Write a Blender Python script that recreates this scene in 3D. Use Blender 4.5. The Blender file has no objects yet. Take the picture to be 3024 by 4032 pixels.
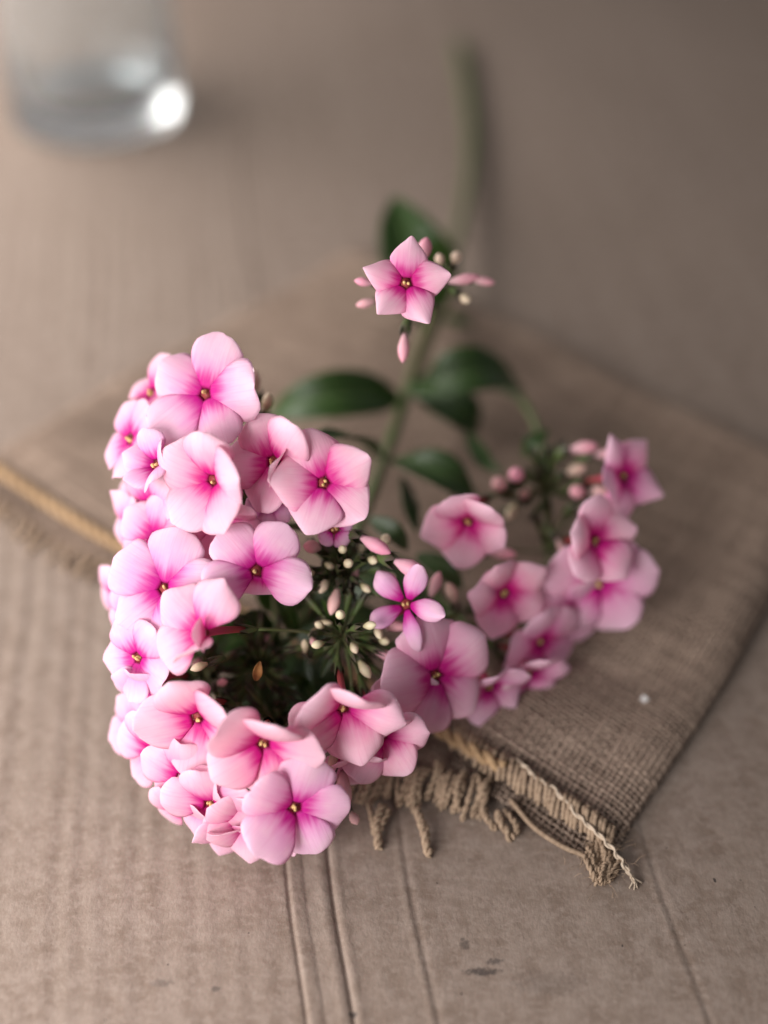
import bpy, math, random
import numpy as np
from mathutils import Vector, Matrix
random.seed(7); rng = np.random.default_rng(7)

# ------------------------------------------------------------------ camera
scene = bpy.context.scene
col = scene.collection
H = 0.338; TH = math.radians(40); FOV = math.radians(40)
FPX = 2016 / math.tan(FOV / 2)
cam_d = bpy.data.cameras.new('camera'); cam = bpy.data.objects.new('camera', cam_d); col.objects.link(cam)
cam.location = (0, 0, H); cam.rotation_euler = (math.pi / 2 - TH, 0, 0)
cam_d.sensor_fit = 'VERTICAL'; cam_d.sensor_height = 24; cam_d.sensor_width = 18
cam_d.lens = 12 / math.tan(FOV / 2)
cam_d.clip_start = 0.01; cam_d.clip_end = 50
cam_d.dof.use_dof = True; cam_d.dof.focus_distance = 0.392; cam_d.dof.aperture_fstop = 1.75
scene.camera = cam
# ------------------------------------------------------------------ room light (indoors: soft daylight from a window on the left, plus an added front-left fill)
world = bpy.data.worlds.new('World'); scene.world = world; world.use_nodes = True
bg = world.node_tree.nodes['Background']
bg.inputs[0].default_value = (0.96, 0.97, 1.0, 1); bg.inputs[1].default_value = 0.17
def area(name, loc, target, sx, sy, power, colr):
    l = bpy.data.lights.new(name, 'AREA'); l.shape = 'RECTANGLE'; l.size = sx; l.size_y = sy
    l.energy = power; l.color = colr
    o = bpy.data.objects.new(name, l); col.objects.link(o); o.location = loc
    o.rotation_euler = (Vector(target) - Vector(loc)).to_track_quat('-Z', 'Y').to_euler()
    return o
area('window_light', (-0.52, 0.70, 0.27), (-0.40, 0.70, 0.0), 1.0, 0.40, 6.6, (1.0, 0.97, 0.94))
area('front_fill_light', (-0.36, -0.08, 0.23), (-0.30, 0.33, 0.05), 0.40, 0.30, 4.5, (1.0, 0.985, 0.97))  # unseen fill added beside the camera to brighten the blossoms
scene.view_settings.view_transform = 'Standard'; scene.view_settings.look = 'None'
scene.view_settings.exposure = 0.25; scene.view_settings.gamma = 1.0
scene.view_settings.use_curve_mapping = False
scene.render.engine = 'CYCLES'
scene.cycles.max_bounces = 10; scene.cycles.transmission_bounces = 8

# ------------------------------------------------------------------ pixel helpers (directions only; distance from ground or real size)
RIGHT = Vector((1, 0, 0)); FWD = Vector((0, math.cos(TH), -math.sin(TH))); UP = Vector((0, math.sin(TH), math.cos(TH)))
S = 3024 / 1659.0
def P(x, y, d):                      # point at photo pixel (1659 wide view) and depth d
    u = (x * S - 1512) / FPX; v = (2016 - y * S) / FPX
    return Vector((0, 0, H)) + (RIGHT * u + UP * v + FWD) * d
def G(px, py, z=0.0):                # point on the plane at height z, photo pixel in full resolution
    u = (px - 1512) / FPX; v = (2016 - py) / FPX
    r = RIGHT * u + UP * v + FWD
    return Vector((0, 0, H)) + r * ((z - H) / r.z)
def CN(n): return (RIGHT * n[0] + UP * n[1] - FWD * n[2]).normalized()

# ------------------------------------------------------------------ mesh helpers
def new_obj(name, me, parent=None, mat=None):
    o = bpy.data.objects.new(name, me); col.objects.link(o)
    if parent is not None: o.parent = parent
    if mat is not None and me is not None: me.materials.append(mat)
    return o
def mesh(name, verts, faces, smooth=True):
    me = bpy.data.meshes.new(name)
    me.from_pydata([tuple(v) for v in verts], [], faces)
    if smooth: me.polygons.foreach_set('use_smooth', [True] * len(me.polygons))
    me.update(); return me
def fattr(me, name, vals):
    a = me.attributes.new(name, 'FLOAT', 'POINT'); a.data.foreach_set('value', np.asarray(vals, dtype=np.float32))
def vattr(me, name, vals):
    a = me.attributes.new(name, 'FLOAT_VECTOR', 'POINT'); a.data.foreach_set('vector', np.asarray(vals, dtype=np.float32).ravel())
def bez(p0, p1, p2, p3, n):
    out = []
    for i in range(n + 1):
        t = i / n; a = 1 - t
        out.append(p0 * a**3 + p1 * 3 * a * a * t + p2 * 3 * a * t * t + p3 * t**3)
    return out
def spline(pts, n=8):                # Catmull-Rom through points
    q = [pts[0] * 2 - pts[1]] + list(pts) + [pts[-1] * 2 - pts[-2]]; out = []
    for i in range(1, len(q) - 2):
        for k in range(n):
            t = k / n; a, b, c, d = q[i-1], q[i], q[i+1], q[i+2]
            out.append(0.5 * ((2*b) + (c-a)*t + (2*a-5*b+4*c-d)*t*t + (3*b-a-3*c+d)*t**3))
    out.append(pts[-1]); return out
def frames(pts):
    T = [(pts[min(i+1, len(pts)-1)] - pts[max(i-1, 0)]).normalized() for i in range(len(pts))]
    u = T[0].orthogonal().normalized(); U = []
    for t in T:
        u = (u - t * u.dot(t))
        if u.length < 1e-9: u = t.orthogonal()
        u.normalize(); U.append(u)
    return T, U
def tube_data(pts, rad, sides=6, caps=True, off=0):
    T, U = frames(pts); V = []; F = []
    for i, p in enumerate(pts):
        w = T[i].cross(U[i])
        for k in range(sides):
            a = 2 * math.pi * k / sides
            V.append(p + (U[i] * math.cos(a) + w * math.sin(a)) * rad[i])
    for i in range(len(pts) - 1):
        for k in range(sides):
            a = off + i * sides + k; b = off + i * sides + (k + 1) % sides
            F.append((a, b, b + sides, a + sides))
    if caps:
        F.append(tuple(off + k for k in reversed(range(sides))))
        F.append(tuple(off + (len(pts) - 1) * sides + k for k in range(sides)))
    return V, F
def tube(name, pts, rad, sides, parent, mat, attr=None):
    if not hasattr(rad, '__len__'): rad = [rad] * len(pts)
    V, F = tube_data(pts, rad, sides); me = mesh(name, V, F)
    if attr: fattr(me, attr, [i / (len(pts) - 1) for i in range(len(pts)) for _ in range(sides)])
    return new_obj(name, me, parent, mat)

# ------------------------------------------------------------------ material helpers
class NT:
    def __init__(s, name):
        s.m = bpy.data.materials.new(name); s.m.use_nodes = True; s.t = s.m.node_tree
        s.t.nodes.clear(); s.out = s.n('ShaderNodeOutputMaterial')
    def n(s, typ, **kw):
        nd = s.t.nodes.new(typ)
        for k, v in kw.items(): setattr(nd, k, v)
        return nd
    def l(s, a, b): s.t.links.new(a, b)
    def put(s, sock, v):
        if isinstance(v, bpy.types.NodeSocket): s.l(v, sock)
        elif isinstance(v, tuple) and len(v) == 3 and sock.type == 'RGBA': sock.default_value = (*v, 1)
        else: sock.default_value = v
    def math(s, op, a, b=0.0, c=0.0):
        nd = s.n('ShaderNodeMath', operation=op)
        for i, v in enumerate((a, b, c)): s.put(nd.inputs[i], v)
        return nd.outputs[0]
    def mix(s, f, a, b):
        nd = s.n('ShaderNodeMix', data_type='RGBA'); s.put(nd.inputs[0], f); s.put(nd.inputs[6], a); s.put(nd.inputs[7], b)
        return nd.outputs[2]
    def mapr(s, v, a, b, c=0.0, d=1.0, smooth=True):
        nd = s.n('ShaderNodeMapRange'); nd.interpolation_type = 'SMOOTHSTEP' if smooth else 'LINEAR'
        s.put(nd.inputs[0], v)
        for i, q in enumerate((a, b, c, d)): nd.inputs[i + 1].default_value = q
        return nd.outputs[0]
    def attr(s, name): return s.n('ShaderNodeAttribute', attribute_name=name)
    def noise(s, vec, scale, detail=3, rough=0.55):
        nd = s.n('ShaderNodeTexNoise'); nd.inputs['Scale'].default_value = scale
        nd.inputs['Detail'].default_value = detail; nd.inputs['Roughness'].default_value = rough
        if vec is not None: s.l(vec, nd.inputs['Vector'])
        return nd.outputs[0]
    def obj(s): return s.n('ShaderNodeTexCoord').outputs['Object']
    def comb(s, x, y, z=0.0):
        nd = s.n('ShaderNodeCombineXYZ')
        for i, v in enumerate((x, y, z)): s.put(nd.inputs[i], v)
        return nd.outputs[0]
    def scale(s, vec, xyz):
        nd = s.n('ShaderNodeVectorMath', operation='MULTIPLY'); s.l(vec, nd.inputs[0]); nd.inputs[1].default_value = xyz
        return nd.outputs[0]
    def bump(s, h, strength, dist):
        nd = s.n('ShaderNodeBump'); nd.inputs['Strength'].default_value = strength; nd.inputs['Distance'].default_value = dist
        s.l(h, nd.inputs['Height']); return nd.outputs[0]
    def bsdf(s, color, rough=0.6, spec=0.4, normal=None, translucent=0.0, tcol=None, **kw):
        b = s.n('ShaderNodeBsdfPrincipled'); s.put(b.inputs['Base Color'], color)
        s.put(b.inputs['Roughness'], rough); b.inputs['Specular IOR Level'].default_value = spec
        for k, v in kw.items(): b.inputs[k].default_value = v
        if normal is not None: s.l(normal, b.inputs['Normal'])
        sh = b.outputs[0]
        if translucent:
            t = s.n('ShaderNodeBsdfTranslucent'); s.put(t.inputs[0], tcol if tcol is not None else color)
            mx = s.n('ShaderNodeMixShader'); mx.inputs[0].default_value = translucent
            s.l(sh, mx.inputs[1]); s.l(t.outputs[0], mx.inputs[2]); sh = mx.outputs[0]
        s.l(sh, s.out.inputs[0]); return s.m

def mat_petal():
    m = NT('petal')
    sep = m.n('ShaderNodeSeparateXYZ'); m.l(m.attr('pc').outputs['Vector'], sep.inputs[0])
    s_, t_, side = sep.outputs
    tint = m.attr('tint').outputs['Fac']; seed = m.math('MULTIPLY', m.attr('rnd').outputs['Fac'], 40.0)
    streak = m.noise(m.comb(m.math('MULTIPLY', t_, 5.0), m.math('MULTIPLY', s_, 0.9), seed), 1.0, 3)
    vein = m.noise(m.comb(m.math('MULTIPLY', t_, 15.0), m.math('MULTIPLY', s_, 1.3), seed), 1.0, 2)
    blot = m.noise(m.comb(t_, m.math('MULTIPLY', s_, 1.6), seed), 1.3, 3)
    light = m.mix(tint, (0.94, 0.54, 0.65), (0.86, 0.53, 0.78))
    light = m.mix(m.math('MULTIPLY', m.mapr(blot, 0.35, 0.7), 0.55), light, (0.95, 0.68, 0.77))
    light = m.mix(m.math('MULTIPLY', m.mapr(s_, 0.55, 1.0), 0.45), light, (0.94, 0.75, 0.84))
    sm = m.math('ADD', s_, m.math('MULTIPLY', m.math('SUBTRACT', streak, 0.5), 0.42))
    mg1 = m.mapr(sm, 0.18, 0.66, 1.0, 0.0)
    c = m.mix(m.math('MULTIPLY', mg1, 0.60), light, m.mix(tint, (0.86, 0.13, 0.45), (0.78, 0.11, 0.56)))
    mg2 = m.mapr(sm, 0.10, 0.40, 1.0, 0.0)
    c = m.mix(mg2, c, m.mix(tint, (0.70, 0.012, 0.27), (0.64, 0.015, 0.36)))
    c = m.mix(m.mapr(s_, 0.02, 0.09, 0.75, 0.0), c, (0.26, 0.008, 0.06))
    c = m.mix(m.math('MULTIPLY', m.mapr(vein, 0.52, 0.68), 0.13), c, (0.78, 0.22, 0.46))
    back = m.mix(m.math('MULTIPLY', m.mapr(vein, 0.45, 0.65), 0.30), (0.91, 0.76, 0.81), (0.84, 0.55, 0.64))
    back = m.mix(m.mapr(s_, 0.05, 0.5, 0.6, 0.0), back, (0.75, 0.22, 0.40))
    c = m.mix(m.math('MULTIPLY', side, 0.72), c, back)
    nrm = m.bump(m.math('ADD', vein, m.math('MULTIPLY', streak, 0.6)), 0.22, 0.0006)
    return m.bsdf(c, 0.52, 0.28, nrm, 0.46)
def mat_tube():
    m = NT('corolla_tube'); f = m.attr('along').outputs['Fac']
    c = m.mix(m.mapr(f, 0.0, 0.8), (0.55, 0.06, 0.15), (0.30, 0.05, 0.05))
    return m.bsdf(c, 0.5, 0.3, None, 0.2)
def mat_calyx():
    m = NT('calyx'); f = m.attr('along').outputs['Fac']
    c = m.mix(m.mapr(f, 0.25, 0.95), (0.075, 0.115, 0.028), (0.050, 0.020, 0.030))
    n = m.noise(m.obj(), 300, 2)
    c = m.mix(m.math('MULTIPLY', n, 0.5), c, (0.10, 0.13, 0.05))
    return m.bsdf(c, 0.5, 0.35)
def mat_stem():
    m = NT('stem'); n = m.noise(m.obj(), 120, 3)
    return m.bsdf(m.mix(m.mapr(n, 0.3, 0.7), (0.085, 0.125, 0.035), (0.125, 0.125, 0.06)), 0.5, 0.35, m.bump(n, 0.2, 0.0005))
def mat_bud():
    m = NT('bud'); f = m.attr('along').outputs['Fac']; tint = m.attr('tint').outputs['Fac']
    cream = m.mix(m.mapr(f, 0.1, 0.9), (0.40, 0.40, 0.16), (0.80, 0.75, 0.46))
    pink = m.mix(m.mapr(f, 0.0, 0.9), (0.80, 0.42, 0.52), (0.86, 0.26, 0.44))
    n = m.noise(m.obj(), 380, 2)
    c = m.mix(tint, cream, pink); c = m.mix(m.math('MULTIPLY', n, 0.35), c, (0.88, 0.62, 0.66))
    return m.bsdf(c, 0.5, 0.3, None, 0.2)
def mat_leaf():
    m = NT('leaf'); sep = m.n('ShaderNodeSeparateXYZ'); m.l(m.attr('pc').outputs['Vector'], sep.inputs[0])
    s_, t_, side = sep.outputs
    at = m.math('ABSOLUTE', t_)
    n = m.noise(m.obj(), 90, 4)
    c = m.mix(n, (0.016, 0.042, 0.006), (0.042, 0.085, 0.012))
    vz = m.math('FRACT', m.math('ADD', m.math('MULTIPLY', s_, 9.0), m.math('MULTIPLY', at, -2.2)))
    vl = m.mapr(m.math('ABSOLUTE', m.math('SUBTRACT', vz, 0.5)), 0.0, 0.10, 1.0, 0.0)
    c = m.mix(m.math('MULTIPLY', vl, 0.35), c, (0.07, 0.14, 0.04))
    c = m.mix(m.mapr(at, 0.0, 0.10, 0.8, 0.0), c, (0.13, 0.21, 0.07))
    c = m.mix(m.math('MULTIPLY', side, 0.6), c, (0.12, 0.19, 0.09))
    return m.bsdf(c, 0.42, 0.45, m.bump(vl, 0.3, 0.0006), 0.2, (0.09, 0.22, 0.02))
def mat_plain(name, c, rough=0.6, c2=None, sc=200):
    m = NT(name); n = m.noise(m.obj(), sc, 3)
    return m.bsdf(m.mix(m.mapr(n, 0.3, 0.7), c, c2 or tuple(0.7 * q for q in c)), rough, 0.3, m.bump(n, 0.3, 0.0005))
def mat_jute(name, c, c2):
    m = NT(name); o = m.obj(); n = m.noise(o, 900, 3); n2 = m.noise(o, 60, 3); n3 = m.noise(o, 14, 3)
    k = m.mix(m.mapr(n, 0.3, 0.7), c, c2); k = m.mix(m.math('MULTIPLY', m.mapr(n2, 0.4, 0.75), 0.45), k, tuple(min(1, 1.35 * q) for q in c))
    k = m.mix(m.math('MULTIPLY', m.mapr(n3, 0.4, 0.7), 0.25), k, c2)
    return m.bsdf(k, 0.88, 0.12, m.bump(n, 0.6, 0.0004))
def mat_card():
    m = NT('cardboard'); o = m.obj(); sep = m.n('ShaderNodeSeparateXYZ'); m.l(o, sep.inputs[0]); x, y, z = sep.outputs
    q = m.math('ADD', x, m.math('MULTIPLY', m.math('SUBTRACT', y, 0.195), 0.136))
    fib = m.noise(m.scale(o, (1.0, 0.55, 1)), 900, 4, 0.65); mid = m.noise(o, 130, 4, 0.6); big = m.noise(o, 9, 4)
    st = m.noise(m.comb(m.math('MULTIPLY', q, 110.0), m.math('MULTIPLY', y, 3.0)), 1.0, 3)
    c = m.mix(m.mapr(mid, 0.32, 0.68), (0.238, 0.174, 0.136), (0.345, 0.268, 0.222))
    md2 = m.noise(m.scale(o, (1, 1.4, 2)), 340, 3, 0.6); c = m.mix(m.math('MULTIPLY', m.mapr(md2, 0.45, 0.66), 0.60), c, (0.390, 0.308, 0.260))
    c = m.mix(m.math('MULTIPLY', m.mapr(fib, 0.35, 0.75), 0.45), c, (0.225, 0.160, 0.124))
    c = m.mix(m.math('MULTIPLY', m.mapr(big, 0.35, 0.7), 0.30), c, (0.258, 0.192, 0.148))
    c = m.mix(m.math('MULTIPLY', m.mapr(st, 0.40, 0.68), 0.30), c, (0.365, 0.285, 0.232))
    sp = m.noise(o, 420, 1); c = m.mix(m.mapr(sp, 0.785, 0.82), c, (0.07, 0.055, 0.05))
    sp2 = m.noise(m.scale(o, (1, 1, 1.7)), 330, 1); c = m.mix(m.math('MULTIPLY', m.mapr(sp2, 0.80, 0.84), 0.5), c, (0.60, 0.54, 0.47))
    # rubbed dark dirt smudges on the sheet
    for (px, py, rx, ry, am) in ((1900, 3826, .0060, .0016, .85), (1945, 3785, .0030, .0012, .7), (1830, 3715, .0016, .0022, .6),
                                 (2160, 3870, .012, .005, .22), (1390, 3995, .0012, .0014, .9), (850, 3895, .0016, .0010, .6), (640, 3870, .004, .0016, .4)):
        g = G(px, py)
        dx = m.math('DIVIDE', m.math('SUBTRACT', x, g.x), rx); dy = m.math('DIVIDE', m.math('SUBTRACT', y, g.y), ry)
        r = m.math('ADD', m.math('MULTIPLY', dx, dx), m.math('MULTIPLY', dy, dy))
        r = m.math('ADD', r, m.math('MULTIPLY', m.math('SUBTRACT', m.noise(o, 700, 2), 0.5), 2.4))
        c = m.mix(m.math('MULTIPLY', m.mapr(r, 0.0, 1.0, 1.0, 0.0), am), c, (0.075, 0.06, 0.055))
    c = m.mix(0.15, c, (0.02, 0.012, 0.010))
    h = m.math('ADD', m.math('MULTIPLY', fib, 0.5), mid)
    return m.bsdf(c, 0.82, 0.18, m.bump(h, 0.6, 0.0006))
def mat_glass():
    m = NT('glass')
    return m.bsdf((0.95, 0.98, 0.99), 0.14, 0.5, None, 0.06, (0.85, 0.88, 0.90), **{'Transmission Weight': 1.0, 'IOR': 1.48})  # white translucent share stands in for bright surroundings refracted in the walls
M_petal, M_tube, M_calyx, M_stem, M_bud, M_leaf = mat_petal(), mat_tube(), mat_calyx(), mat_stem(), mat_bud(), mat_leaf()
M_anther = mat_plain('anther', (0.72, 0.50, 0.22), 0.6, (0.55, 0.36, 0.14), 900)
M_burlap = mat_jute('burlap', (0.395, 0.295, 0.232), (0.235, 0.165, 0.126))
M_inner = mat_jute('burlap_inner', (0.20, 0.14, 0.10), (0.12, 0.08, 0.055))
M_cord = mat_jute('jute_cord', (0.44, 0.29, 0.165), (0.30, 0.19, 0.105))
M_fringe = mat_jute('jute_fringe', (0.37, 0.265, 0.185), (0.24, 0.165, 0.112))
M_thread = mat_jute('pale_thread', (0.56, 0.45, 0.35), (0.44, 0.34, 0.25)); M_card = mat_card(); M_glass = mat_glass()
M_crumb = mat_plain('crumb', (0.72, 0.70, 0.68), 0.7)
M_dry = mat_plain('dry_leaf', (0.36, 0.17, 0.05), 0.7, (0.20, 0.09, 0.03), 300)

# ------------------------------------------------------------------ the cardboard sheet
def build_ground():
    q = np.concatenate([[-2, -1.2, -.7, -.45, -.36], np.arange(-.32, -.035, .0011), np.arange(-.035, .022, .0004),
                        np.arange(.022, .078, .0012), np.arange(.078, .090, .0004), np.arange(.0905, .34, .0016), [.42, .6, .9, 1.4, 2.2]])
    y = np.concatenate([[-1.2, -.6, -.2, 0, .10], np.arange(.14, .42, .004), np.arange(.42, 1.05, .009), [1.15, 1.3, 1.6, 2.1, 3.0]])
    Q, Y = np.meshgrid(q, y)
    X = Q - .136 * (Y - .195)
    wob = .0006 * np.sin(Y * 31) + .0004 * np.sin(Y * 83 + 1)
    irr = .62 + .38 * np.sin(Q * 197 + 2 * np.sin(Y * 9)) * np.sin(Q * 91 + Y * 4)
    Z = .00025 * irr * np.sin(2 * np.pi * (Q + wob + .0008 * np.sin(Q * 150)) / .0077 + .6 * np.sin(Y * 13)) * (1 / (1 + np.exp((Q + .018) / .012)) * .88 + .12) * (.45 + .55 / (1 + np.exp(-(Y - .25) / .02)))
    Z += .00025 * np.sin(Q * 41 + Y * 17) + .0002 * np.sin(Q * 23 - Y * 29)
    def g(c, w): return np.exp(-((Q + wob - c) / w) ** 2)
    s = (Q + wob + .0200) / .0042
    Z += np.where((s > 0) & (s < 1), .0009 * np.clip(s, 0, 1) ** .3 * (1 - np.clip(s, 0, 1)) ** .6, 0)
    Z -= .0005 * g(-.0206, .0006)
    Z += .0004 * g(-.0108, .0016) - .0007 * g(-.0082, .0006) + .00025 * g(-.0062, .0012)
    Z += .0002 * g(.0124, .0012) - .00025 * g(.0140, .0010)
    Z += .00016 * g(.0832, .0013) - .0002 * g(.0848, .0011)
    ny, nx = Q.shape
    V = np.stack([X, Y, Z], -1).reshape(-1, 3)
    i = np.arange(ny * nx).reshape(ny, nx)
    F = np.stack([i[:-1, :-1], i[:-1, 1:], i[1:, 1:], i[1:, :-1]], -1).reshape(-1, 4)
    me = bpy.data.meshes.new('ground'); me.from_pydata(V.tolist(), [], F.tolist())
    me.polygons.foreach_set('use_smooth', [True] * len(me.polygons)); me.update()
    o = new_obj('ground', me, None, M_card); o['kind'] = 'structure'
    o['label'] = 'brown corrugated cardboard sheet with long pressed creases'
build_ground()

# ------------------------------------------------------------------ burlap sack
def empty(name, loc):
    o = bpy.data.objects.new(name, None); col.objects.link(o); o.location = loc; o.empty_display_size = .01; return o
Lt, Nt = G(-90, 1815, .006), G(2440, 3300, .005)
P2, P1 = G(1400, 985, .003), G(3230, 1890, .003)
Lb, Nb = G(-110, 1955, .001), G(2390, 3430, .001)
sack = empty('burlap_sack', (0.02, 0.42, 0)); SACK0 = Vector((0.02, 0.42, 0))
sack['label'] = 'flat burlap pouch with frayed mouth and jute drawstring under the flowers'; sack['category'] = 'sack'
A_ = [np.array(v) for v in (Lt, Nt, P1, P2)]
LA, LB = (Nt - Lt).length, (P2 - Lt).length
def surf(a, b, lift=1.0):
    a = np.asarray(a)[..., None]; b = np.asarray(b)[..., None]
    p = A_[0] * (1-a) * (1-b) + A_[1] * a * (1-b) + A_[2] * a * b + A_[3] * (1-a) * b
    p = p + np.concatenate([0*a, 0*a, 0*a], -1)
    aa, bb = a[..., 0], b[..., 0]
    da = np.minimum(aa, 1 - aa) * LA; db = (1 - bb) * LB
    def dome(d, w): t = np.clip(d / w, 0, 1); return np.sqrt(np.clip(1 - (1 - t) ** 2, 0, 1))
    h = dome(da, .013) * dome(db, .020) * .0085
    h = h * (.80 + .20 * np.sin(aa * 9 + 1) * np.sin(bb * 5 + .4))
    h += .0035 * np.exp(-((db - .012) / .012) ** 2) * dome(da, .02)
    h += .0012 * np.sin(aa * 17 + bb * 6) * dome(da, .03) * dome(db, .03) + .0009 * np.sin(bb * 21 - aa * 9) * dome(da, .03) * dome(db, .03)
    h -= .003 * np.exp(-(bb * LB / .006) ** 2) * 0.4
    base = .0012
    p[..., 2] = base + h * lift
    # soft bow of the sides
    n2 = np.array([A_[1][1] - A_[2][1], 0, 0])
    p[..., 0] += .004 * np.sin(np.pi * bb) * (aa ** 3) - .003 * np.sin(np.pi * bb) * ((1 - aa) ** 3)
    p[..., 1] += -.0025 * np.sin(np.pi * bb) * (aa ** 3)
    w = np.exp(-bb * 6)
    p[..., 1] += .0016 * np.sin(aa * 19) * w; p[..., 0] += .001 * np.sin(aa * 27 + 2) * w
    return p
def weave(name, sf, nA, nB, parent, mat, ra=.00058, rb=.00036, amp=.00040, seg=2, sides=5):
    Vall, Fall, base = [], [], 0
    for mode in (0, 1):
        n, nc = (nA, nB) if mode == 0 else (nB, nA)
        m = nc * seg + 1
        fixed = (np.arange(n) + .5) / n + rng.normal(0, .07 / n, n)
        run = np.linspace(0, 1, m)
        FX, RN = np.meshgrid(fixed, run, indexing='ij')
        drift = .0035 * np.sin(RN * 9 + FX * 40) / 3
        FX = np.clip(FX + drift * .5, 0, 1)
        a, b = (FX, RN) if mode == 0 else (RN, FX)
        p = sf(a, b); e = 1e-3
        da = sf(np.clip(a + e, 0, 1), b) - sf(np.clip(a - e, 0, 1), b); db = sf(a, np.clip(b + e, 0, 1)) - sf(a, np.clip(b - e, 0, 1))
        nr = np.cross(da, db); ln = np.linalg.norm(nr, axis=-1, keepdims=True); nr = nr / np.maximum(ln, 1e-12)
        nr = np.where(nr[..., 2:3] < 0, -nr, nr)
        lat = da if mode == 0 else db
        lat = lat / np.maximum(np.linalg.norm(lat, axis=-1, keepdims=True), 1e-12)
        idx = np.arange(n)[:, None]; ph = np.pi * (idx + RN * nc - .5 + (0 if mode == 0 else 1))
        c = p + nr * (amp * np.cos(ph))[..., None]
        th = (1 + .30 * rng.normal(0, 1, (n, 1)) * .6) * (1 + .15 * np.sin(RN * 37 + idx * 5.1))
        ringV = []
        for k in range(sides):
            an = 2 * np.pi * k / sides + .3
            ringV.append(c + lat * (ra * np.cos(an) * th)[..., None] + nr * (rb * np.sin(an) * th)[..., None])
        V = np.stack(ringV, 2).reshape(-1, 3)
        I = np.arange(n * m * sides).reshape(n, m, sides)
        J = np.roll(I, -1, axis=2)
        F = np.stack([I[:, :-1], J[:, :-1], J[:, 1:], I[:, 1:]], -1).reshape(-1, 4) + base
        base += len(V); Vall.append(V); Fall.append(F)
    V = np.concatenate(Vall); F = np.concatenate(Fall)
    V = V - np.array(SACK0)
    me = bpy.data.meshes.new(name)
    me.vertices.add(len(V)); me.vertices.foreach_set('co', V.astype(np.float32).ravel())
    me.loops.add(len(F) * 4); me.loops.foreach_set('vertex_index', F.astype(np.int32).ravel())
    me.polygons.add(len(F)); me.polygons.foreach_set('loop_start', np.arange(0, len(F) * 4, 4, dtype=np.int32))
    me.polygons.foreach_set('use_smooth', np.ones(len(F), dtype=bool))
    me.update(calc_edges=True)
    o = new_obj(name, me, parent, mat); o['kind'] = 'stuff'; return o
def sheet(name, sf, na, nb, parent, mat, dz):
    a, b = np.meshgrid(np.linspace(0, 1, na), np.linspace(0, 1, nb)); p = sf(a, b); p[..., 2] += dz
    V = p.reshape(-1, 3) - np.array(SACK0); i = np.arange(na * nb).reshape(nb, na)
    F = np.stack([i[:-1, :-1], i[:-1, 1:], i[1:, 1:], i[1:, :-1]], -1).reshape(-1, 4)
    return new_obj(name, mesh(name, V.tolist(), F.tolist()), parent, mat)
weave('front_weave', surf, 150, 112, sack, M_burlap)
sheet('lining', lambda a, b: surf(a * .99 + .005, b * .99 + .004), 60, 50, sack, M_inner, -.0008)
B_ = [np.array(v) for v in (Lb, Nb, Nt * .93 + P1 * .07, Lt * .93 + P2 * .07)]
def surf_back(a, b):
    a = np.asarray(a)[..., None]; b = np.asarray(b)[..., None]
    p = B_[0] * (1-a) * (1-b) + B_[1] * a * (1-b) + B_[2] * a * b + B_[3] * (1-a) * b
    aa, bb = a[..., 0], b[..., 0]
    p[..., 2] = .0016 + .0008 * np.sin(aa * 31) * (1 - bb)
    p[..., 1] += .0014 * np.sin(aa * 23 + 1) * (1 - bb)
    return p
weave('back_weave', surf_back, 150, 12, sack, M_burlap)
def W(p): return p - SACK0
# drawstring: two twisted strands lying along the mouth
def V3(a): return Vector([float(q) for q in a])
def mouth(a, dz=.0, out=0.0):
    p = V3(surf(np.array(a), np.array(0.0)))
    d = (V3(surf(np.array(a), np.array(0.0))) - V3(surf(np.array(a), np.array(.05)))).normalized()
    return p + d * out + Vector((0, 0, dz))
def cord(name, path, r, pitch, parent, mat, strands=2):
    ln = 0; pts = path; T, U = frames(pts); V = []; F = []
    acc = [0]
    for i in range(1, len(pts)): acc.append(acc[-1] + (pts[i] - pts[i-1]).length)
    for k in range(strands):
        sp = []
        for i, p in enumerate(pts):
            w = T[i].cross(U[i]); an = 2 * math.pi * (acc[i] / pitch + k / strands)
            sp.append(p + (U[i] * math.cos(an) + w * math.sin(an)) * r * .52)
        v, f = tube_data([W(q) for q in sp], [r * .60 * (1 + .1 * math.sin(i * .9 + k)) for i in range(len(sp))], 7, True, len(V))
        V += v; F += f
    return new_obj(name, mesh(name, V, F), parent, mat)
n = 300
path = [mouth(.0 + .86 * i / n, .0016 + .0009 * math.sin(i * .07), .0012 + .0012 * math.sin(i * .05)) for i in range(n + 1)]
cord('drawstring', path, .0021, .011, sack, M_cord)
# rolled hem loops beside the loose thread, each stitch loop its own piece
a0 = .80
for i in range(34):
    a = a0 + (1.0 - a0) * (i + random.uniform(-.25, .25)) / 34; a = min(a, .998)
    p = mouth(a, 0, 0); dv = (mouth(min(a + .01, 1.0)) - mouth(a - .01)).normalized()
    outv = Vector((dv.y, -dv.x, 0)).normalized()
    if outv.y > 0: outv = -outv
    z = .0022 + random.uniform(-.0004, .0006); ln = random.uniform(.0035, .0055)
    q = [p - outv * .0020 + Vector((0, 0, z)) - dv * .0008, p + Vector((0, 0, z + .0006)), p + outv * ln * .6 + Vector((0, 0, z * .7)) + dv * .0012,
         p + outv * ln + dv * .0022 + Vector((0, 0, z * .05 - .0006))]
    q = [W(v) for v in spline(q, 5)]
    tube('hem_loop', q, [.00075 * random.uniform(.8, 1.3) * (1 if k < len(q) - 3 else .8) for k in range(len(q))], 6, sack, M_fringe)
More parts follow.
